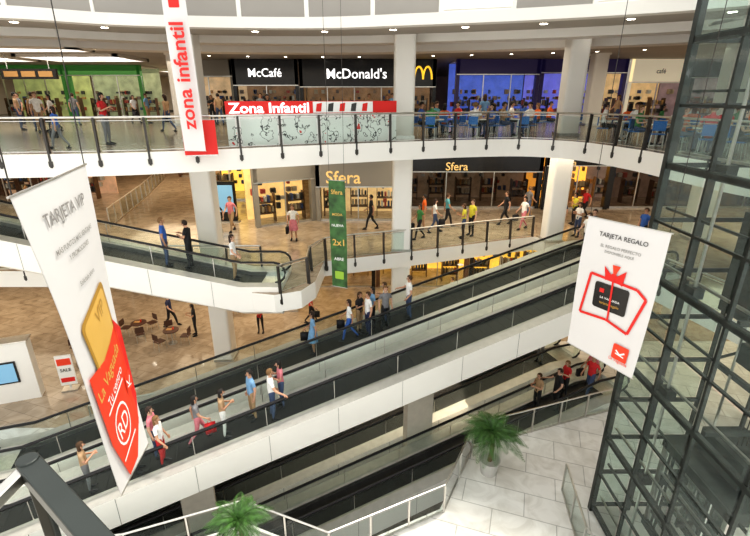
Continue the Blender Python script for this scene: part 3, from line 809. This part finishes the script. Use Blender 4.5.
    if bag:
        w = Vector(J['wrR'])+(Vector(J['wrR'])-Vector(J['elR'])).normalized()*.1
        G.box(w+Vector((0.02, 0, -.30)), (.11, .30, .32), base[5])
        for s in (-1, 1):
            G.tube([w+Vector((s*.03+.02, -.08, -.14)), w+Vector((0, -.02, 0)), w+Vector((s*.03+.02, .08, -.14))], .006, base[5], 5)
    me = bpy.data.meshes.new(name); me.from_pydata(G.v, [], G.f)
    for m in base: me.materials.append(m)
    me.polygons.foreach_set('material_index', G.m); me.polygons.foreach_set('use_smooth', [True]*len(G.f)); me.update()
    zm = min(v.co.z for v in me.vertices)
    for v in me.vertices: v.co.z -= zm
    return me

BASEJ = dict(pelvis=(0, 0, .96), spine=(0, .005, 1.13), chest=(0, .0, 1.30), neckb=(0, -.01, 1.455), neck=(0, .0, 1.52), head=(0, .015, 1.60), htop=(0, .005, 1.69),
    shL=(-.175, -.01, 1.40), shR=(.175, -.01, 1.40), elL=(-.225, -.03, 1.12), elR=(.225, -.03, 1.12), wrL=(-.24, .03, .88), wrR=(.24, .03, .88),
    hpL=(-.09, 0, .90), hpR=(.09, 0, .90), knL=(-.10, .02, .50), knR=(.10, .02, .50), anL=(-.105, -.02, .09), anR=(.105, -.02, .09), toL=(-.125, .13, .04), toR=(.125, .13, .04))
def J(**k):
    d = dict(BASEJ); d.update(k); return d
walkJ = dict(knL=(-.10, .17, .53), anL=(-.10, .24, .11), toL=(-.11, .38, .09), knR=(.10, -.06, .50), anR=(.10, -.32, .16), toR=(.11, -.22, .05),
             elL=(-.23, -.12, 1.14), wrL=(-.23, -.10, .90), elR=(.23, .06, 1.13), wrR=(.21, .24, .97))
railJ = dict(elR=(.30, .08, 1.16), wrR=(.42, .28, 1.08), elL=(-.24, -.02, 1.12), wrL=(-.20, .12, .92), anL=(-.14, -.05, .09), toL=(-.16, .10, .04), knL=(-.12, .0, .5))
phoneJ = dict(elR=(.22, .04, 1.13), wrR=(.09, .24, 1.25), elL=(-.22, .04, 1.13), wrL=(-.07, .24, 1.20), head=(0, .045, 1.59), htop=(0, .05, 1.68))
sitJ = dict(pelvis=(0, 0, .55), spine=(0, .01, .72), chest=(0, .02, .89), neckb=(0, .02, 1.045), neck=(0, .035, 1.11), head=(0, .055, 1.19), htop=(0, .05, 1.28),
            shL=(-.175, .02, .99), shR=(.175, .02, .99), elL=(-.24, .10, .74), elR=(.24, .10, .74), wrL=(-.14, .32, .76), wrR=(.14, .32, .76),
            hpL=(-.09, .03, .52), hpR=(.09, .03, .52), knL=(-.11, .44, .50), knR=(.11, .44, .50), anL=(-.11, .42, .09), anR=(.11, .46, .09), toL=(-.12, .57, .04), toR=(.12, .61, .04))
PM = {
 'man_stand': person_mesh('man_stand', J()),
 'man_walk': person_mesh('man_walk', J(**walkJ)),
 'man_rail': person_mesh('man_rail', J(**railJ)),
 'man_phone': person_mesh('man_phone', J(**phoneJ)),
 'woman_stand': person_mesh('woman_stand', J(**phoneJ), True, False, True),
 'woman_walk': person_mesh('woman_walk', J(**walkJ), True, False, True, True),
 'woman_rail': person_mesh('woman_rail', J(**railJ), True, False, True),
 'woman_dress': person_mesh('woman_dress', J(**{k: v for k, v in walkJ.items() if k[:2] in ('el', 'wr')}), True, True, True, True),
 'man_sit': person_mesh('man_sit', J(**sitJ)),
 'woman_sit': person_mesh('woman_sit', J(**sitJ), True, False, True),
}
PC = {}
def pmat(kind, c):
    k = (kind, tuple(c))
    if k not in PC: PC[k] = mat('%s_%02d' % (kind, len(PC)), c, .75, var=.12, vscale=12)
    return PC[k]
SK = [(.58, .33, .22), (.48, .27, .17), (.62, .38, .27)]; HR = [(.03, .015, .01), (.07, .035, .015), (.015, .012, .01), (.2, .11, .045)]
TOPS = {'w': (.82, .82, .8), 'k': (.015, .015, .018), 'b': (.04, .13, .45), 'lb': (.2, .38, .6), 'r': (.6, .025, .03), 'g': (.2, .2, .21), 'y': (.65, .6, .06), 'gr': (.06, .25, .08), 'p': (.65, .22, .26), 'o': (.8, .15, .02), 't': (.42, .28, .16), 'm': (.1, .35, .4), 'n': (.02, .03, .09), 'd': (.06, .09, .18)}
def person(kind, x, y, z, face, top, bot='d', s=1.0, bag='k', shoes='k'):
    me = PM[kind]; nm = kind.split('_')[0] if s > .8 else 'child'
    ob = bpy.data.objects.new(nm, me); COL.objects.link(ob)
    ob.location = (x, y, z); ob.rotation_euler[2] = math.radians(face-90)
    fs = s*(.95 if nm == 'woman' else 1.0)*1.08; ob.scale = (fs*1.05, fs*1.05, fs)
    cols = [pmat('skin', random.choice(SK)), pmat('hair', random.choice(HR)), pmat('cloth', TOPS[top]), pmat('cloth', TOPS[bot]), pmat('shoe', TOPS[shoes]), pmat('cloth', TOPS[bag])]
    for i, m in enumerate(cols):
        ob.material_slots[i].link = 'OBJECT'; ob.material_slots[i].material = m
    return ob
def on_lane(base, s, l, kind, face, top, **k):
    d = s*LEN; p = Vector(base)+UX*d+NX*l; z = Vector(base).z+(5*min(1, max(0, d/LEN)))+.025
    return person(kind, p.x, p.y, z, face+random.uniform(-15, 15), top, **k)
UP = 19; DN = 199
for a in [(.618, .1, 'man_rail', DN, 'w', 'd'), (.578, -.25, 'woman_stand', DN, 'w', 'd'), (.570, .25, 'man_stand', -60, 'g', 'k'), (.553, -.2, 'woman_rail', DN, 'lb', 'k'),
          (.538, .25, 'man_stand', DN, 'w', 'n'), (.528, -.22, 'woman_stand', -30, 'k', 't'), (.505, .1, 'woman_walk', DN, 'w', 'b'), (.44, .05, 'woman_dress', DN, 'lb', 'lb'),
          (1.0, .2, 'man_walk', DN, 'w', 'k'), (1.03, -.2, 'man_stand', DN, 'g', 'k')]:
    on_lane(l1b, *a[:5], bot=a[5])
for a in [(.352, .18, 'man_rail', UP, 'w', 'd'), (.325, -.2, 'man_stand', 230, 'lb', 't'), (.283, .1, 'woman_stand', UP, 't', 'w'), (.248, -.1, 'woman_walk', UP, 'g', 'p', 'r'),
          (.200, .25, 'woman_rail', UP, 'w', 'r', 't'), (.190, -.22, 'man_stand', UP, 'p', 'd'), (.165, .1, 'woman_stand', UP, 'w', 'k'), (.368, -.25, 'woman_stand', 200, 'p', 'd'),
          (.105, .1, 'woman_stand', UP, 't', 'g'), (.985, .2, 'man_rail', DN, 'lb', 'n'), (1.01, -.2, 'woman_stand', DN, 'k', 'd')]:
    on_lane(l2b, *a[:5], bot=a[5], bag=a[6] if len(a) > 6 else 'k')
for b_, a in [(b4_, (.93, .1, 'man_rail', DN, 'k', 'k')), (b4_, (.96, -.2, 'woman_stand', DN, 'r', 'k')), (b4_, (1.0, .2, 'man_walk', DN, 'r', 'd')),
              (b4_, (1.02, -.25, 'woman_walk', DN, 'p', 'k')), (b3_, (.99, .1, 'woman_stand', DN, 'k', 'g')), (b4_, (.90, -.2, 'woman_stand', DN, 't', 'k'))]:
    on_lane(b_, *a[:5], bot=a[5])
person('man_stand', -7.8, 16.1, 5+.025+2.9*3.05/14, 20, 'b', 'd'); person('man_phone', -7.05, 16.4, 5.025+2.15*3.05/14, 180, 'k', 'k')
person('woman_rail', -5.3, 16.1, 5.11, 0, 'w', 't')
for a in [('woman_walk', -8.0, 22.6, 250, 'k', 'd'), ('man_walk', -7.5, 23.2, 250, 'p', 't'), ('woman_dress', -4.0, 21.6, 270, 'w', 'p'), ('man_walk', -.2, 23.6, 180, 'k', 'k'),
          ('woman_walk', 2.2, 21.8, 200, 'gr', 'k'), ('man_stand', 2.6, 23.6, 180, 'o', 't'), ('woman_walk', 3.1, 23.0, 0, 'w', 'd'), ('man_walk', 3.9, 24.0, 0, 'm', 'k'), ('woman_stand', 4.4, 21.9, 180, 'y', 'd'),
          ('man_stand', 4.9, 22.4, 210, 'y', 'k'), ('man_walk', 7.2, 24.6, 180, 'k', 'k'), ('woman_walk', 7.9, 23.6, 200, 'w', 'p'), ('man_walk', 10.4, 25.4, 180, 'k', 'd'), ('woman_stand', 11.0, 24.6, 180, 'y', 'k'),
          ('man_walk', -12.5, 33, 270, 'k', 'k'), ('woman_walk', -11.8, 33.3, 270, 'w', 'k'), ('man_stand', 9.6, 22.8, 200, 'n', 'k'), ('woman_stand', 10.2, 22.2, 200, 'w', 'd'),
          ('woman_walk', -18, 24, 300, 'r', 'd'), ('man_walk', -20, 26, 0, 'w', 'k'), ('man_stand', 12.5, 20.5, 200, 'b', 'k'), ('woman_walk', 12.2, 26, 200, 'r', 'k'), ('man_walk', 8.9, 26, 20, 'g', 'd')]:
    person(a[0], a[1], a[2], L2, a[3], a[4], a[5])
for a in [('woman_stand', -9.3, 21.0, 200, 'k', 'k'), ('man_phone', -8.3, 21.6, 240, 'k', 'd'), ('woman_stand', -6.0, 21.3, 270, 'r', 'k'), ('man_walk', -11, 22, 0, 'n', 'k'), ('woman_walk', -3.5, 22.5, 0, 'r', 'k'),
          ('man_walk', 4.5, 24.5, 180, 'w', 'd'), ('woman_dress', 5.3, 24.8, 180, 'y', 'k'), ('man_stand', -14.8, 20.5, 0, 'r', 'k'), ('man_stand', -14.2, 20.9, 200, 'k', 'k')]:
    person(a[0], a[1], a[2], L1+.012, a[3], a[4], a[5])
for p in resample(offset(e3, .9), .9):
    if p.x < -15 or p.x > 1 or -6.5 < p.x < 1.2: continue
    if random.random() < .5:
        person(random.choice(['man_rail', 'woman_stand', 'man_stand', 'woman_walk', 'man_phone']), p.x, p.y+random.uniform(0, 2.4), L3, random.choice([0, 180, 270, 250, 300]), random.choice(['w', 'k', 'b', 'r', 'g', 't', 'lb', 'p']), random.choice(['d', 'k', 't', 'g']), s=random.choice([1, 1, .97, .72]))
for i in range(24):
    x = random.uniform(-24, 18) if i % 3 == 0 else random.uniform(-26, -9); y = random.uniform(23, 32)
    person(random.choice(['man_walk', 'woman_stand', 'man_stand', 'woman_walk']), x, y, L3, random.uniform(0, 360), random.choice(['w', 'k', 'b', 'g', 't', 'lb', 'k']), random.choice(['d', 'k', 't']))

# ------------------------------------------------------------ cafe furniture
def chair(name, m):
    mb = MB()
    mb.box((0, 0, .45), (.42, .42, .035), m); mb.box((0, -.2, .72), (.40, .03, .32), m)
    for sx in (-1, 1):
        mb.tube([(sx*.18, .18, .44), (sx*.2, .21, 0)], .012, STEEL, 6); mb.tube([(sx*.18, -.2, .86), (sx*.18, -.19, .45), (sx*.2, -.23, 0)], .012, STEEL, 6)
    return mb.build(name, bevel=.008)
def table(name, m):
    mb = MB()
    mb.tube([(0, 0, .71), (0, 0, .75)], .38, m, 20); mb.tube([(0, 0, .03), (0, 0, .71)], .035, STEEL, 8); mb.tube([(0, 0, 0), (0, 0, .03)], .22, STEEL, 16)
    mb.tube([(.1, .05, .75), (.1, .05, .87)], .035, REDL, 8); mb.box((-.08, .02, .765), (.28, .2, .02), GOODS[4])
    return mb.build(name)
ch0 = chair('cafe_chair', BLUE); tb0 = table('cafe_table', WHITE); ch1 = chair('wooden_chair', BROWN); tb1 = table('wooden_table', BROWN)
used = set()
def inst(o, x, y, z, r):
    if o.name not in used: used.add(o.name); q = o
    else:
        q = o.copy(); COL.objects.link(q)
    q.location = (x, y, z); q.rotation_euler[2] = r
for i, (x, y) in enumerate([(2.6, 20.6), (4.5, 20.8), (6.3, 21.0), (3.4, 22.6), (5.6, 22.8), (9.9, 19.0), (10.0, 16.8), (10.2, 14.6), (11.9, 18.2), (11.9, 15.9), (12.2, 13.2), (10.6, 12.6), (13.0, 20.4), (11.2, 21.2), (7.4, 23.6), (9.4, 24.0), (14.5, 18.0)]):
    inst(tb0, x, y, L3, 0)
    for k in range(3):
        a = random.uniform(-.3, .3)+k*2.1+.3; cx = x+.72*math.cos(a); cy = y+.72*math.sin(a); fa = math.degrees(a)+180
        inst(ch0, cx, cy, L3, math.radians(fa-90))
        if random.random() < .75:
            person(random.choice(['man_sit', 'woman_sit']), cx, cy, L3, fa, random.choice(['o', 'gr', 't', 'b', 'k', 'w', 'r', 'm', 'o']), random.choice(['d', 'k']))
for i, (x, y) in enumerate([(-10.2, 20.2), (-12.2, 21), (-8.4, 23.4), (-13.6, 19.0)]):
    inst(tb1, x, y, L1+.012, 0)
    for k in range(3):
        a = k*2.1+i; inst(ch1, x+.7*math.cos(a), y+.7*math.sin(a), L1+.012, a+math.pi/2)

mb = MB(); mb.box((0, 0, 1.3), (2.4, .5, 2.6), WHITE); mb.box((0, -.27, 1.35), (1.35, .05, .95), BLACK); mb.box((0, -.30, 1.35), (1.22, .02, .82), SCREEN); mb.box((0, 0, 2.63), (2.5, .6, .06), STEEL)
o = mb.build('information_screen', loc=(-15.0, 15.6, L1+.012)); o.rotation_euler[2] = .35
mb = MB(); mb.box((0, 0, .95), (.6, .05, 1.4), WHITE); mb.box((0, -.03, 1.35), (.5, .02, .3), REDL); mb.box((0, -.03, .5), (.5, .02, .2), RED); mb.box((0, 0, .05), (.6, .4, .06), STEEL); mb.box((0, .05, .2), (.06, .06, .4), STEEL)
put_text(mb, 'SALE', (-.2, -.045, .9), (.4, 0, 0), (0, 0, .15), DPRINT)
o = mb.build('poster_stand', loc=(-12.9, 16.3, L1+.012)); o.rotation_euler[2] = .3
mb = MB(); mb.box((0, 0, 1.15), (1.0, .25, 2.3), BLACK); mb.box((0, -.14, 1.35), (.82, .03, 1.5), SCREEN); mb.box((0, 0, .04), (1.2, .5, .08), STEEL)
mb.build('advertising_totem', loc=(-8.3, 25.2, L2))
mb = MB(); mb.box((0, 0, 0), (3.2, .2, .55), BLACK)
for i in range(3): mb.box((-1+i*1.0, -.11, 0), (.8, .02, .3), GOODS[4])
for s in (-1, 1): mb.tube([(s*1.2, 0, .25), (s*1.2, 0, 1.1)], .02, STEEL, 6)
mb.build('hanging_direction_sign', loc=(-20, 28.6, 12.9))

# ------------------------------------------------------------ lights
def area(name, loc, sx, sy, p, col=(1, .88, .70), rot=(0, 0, 0)):
    l = bpy.data.lights.new(name, 'AREA'); l.shape = 'RECTANGLE'; l.size = sx; l.size_y = sy; l.energy = p; l.color = col
    o = bpy.data.objects.new(name, l); COL.objects.link(o); o.location = loc; o.rotation_euler = rot; return o
for x in (-22, -8, 6, 20):
    area('ceiling_lamp', (x, 26, 13.65), 9, 8, 300)
    area('ceiling_lamp', (x, 23, 9.2), 9, 5, 360, (1, .86, .66))
    area('ceiling_lamp', (x, 23, 4.2), 9, 6, 280, (1, .80, .56))
area('ceiling_lamp', (-22, 45, 13.65), 14, 12, 600)
area('ceiling_lamp', (-16, 36, 9.2), 8, 8, 300, (1, .8, .55))
area('ceiling_lamp', (-2, 17, -.8), 12, 3, 160, (1, .84, .62))
sun = bpy.data.lights.new('sun', 'SUN'); sun.energy = 3.2; sun.angle = math.radians(6); sun.color = (1, .93, .82)
so = bpy.data.objects.new('sun', sun); COL.objects.link(so); so.rotation_euler = (math.radians(-14), math.radians(16), 0)
w = bpy.data.worlds.new('sky'); scene.world = w; w.use_nodes = True
bg = w.node_tree.nodes['Background']; bg.inputs[0].default_value = (.99, .985, .96, 1); bg.inputs[1].default_value = 1.25

# ------------------------------------------------------------ camera
cam = bpy.data.cameras.new('camera'); cam.lens = 455/750*36; cam.sensor_width = 36; cam.clip_start = .05
co = bpy.data.objects.new('camera', cam); COL.objects.link(co)
co.location = (0, 0, 11.6); co.rotation_euler = (math.radians(90)-math.atan(170/455), 0, 0)
scene.camera = co
scene.view_settings.view_transform = 'Standard'
try: scene.view_settings.look = 'Medium High Contrast'
except Exception: pass
scene.view_settings.exposure = .12
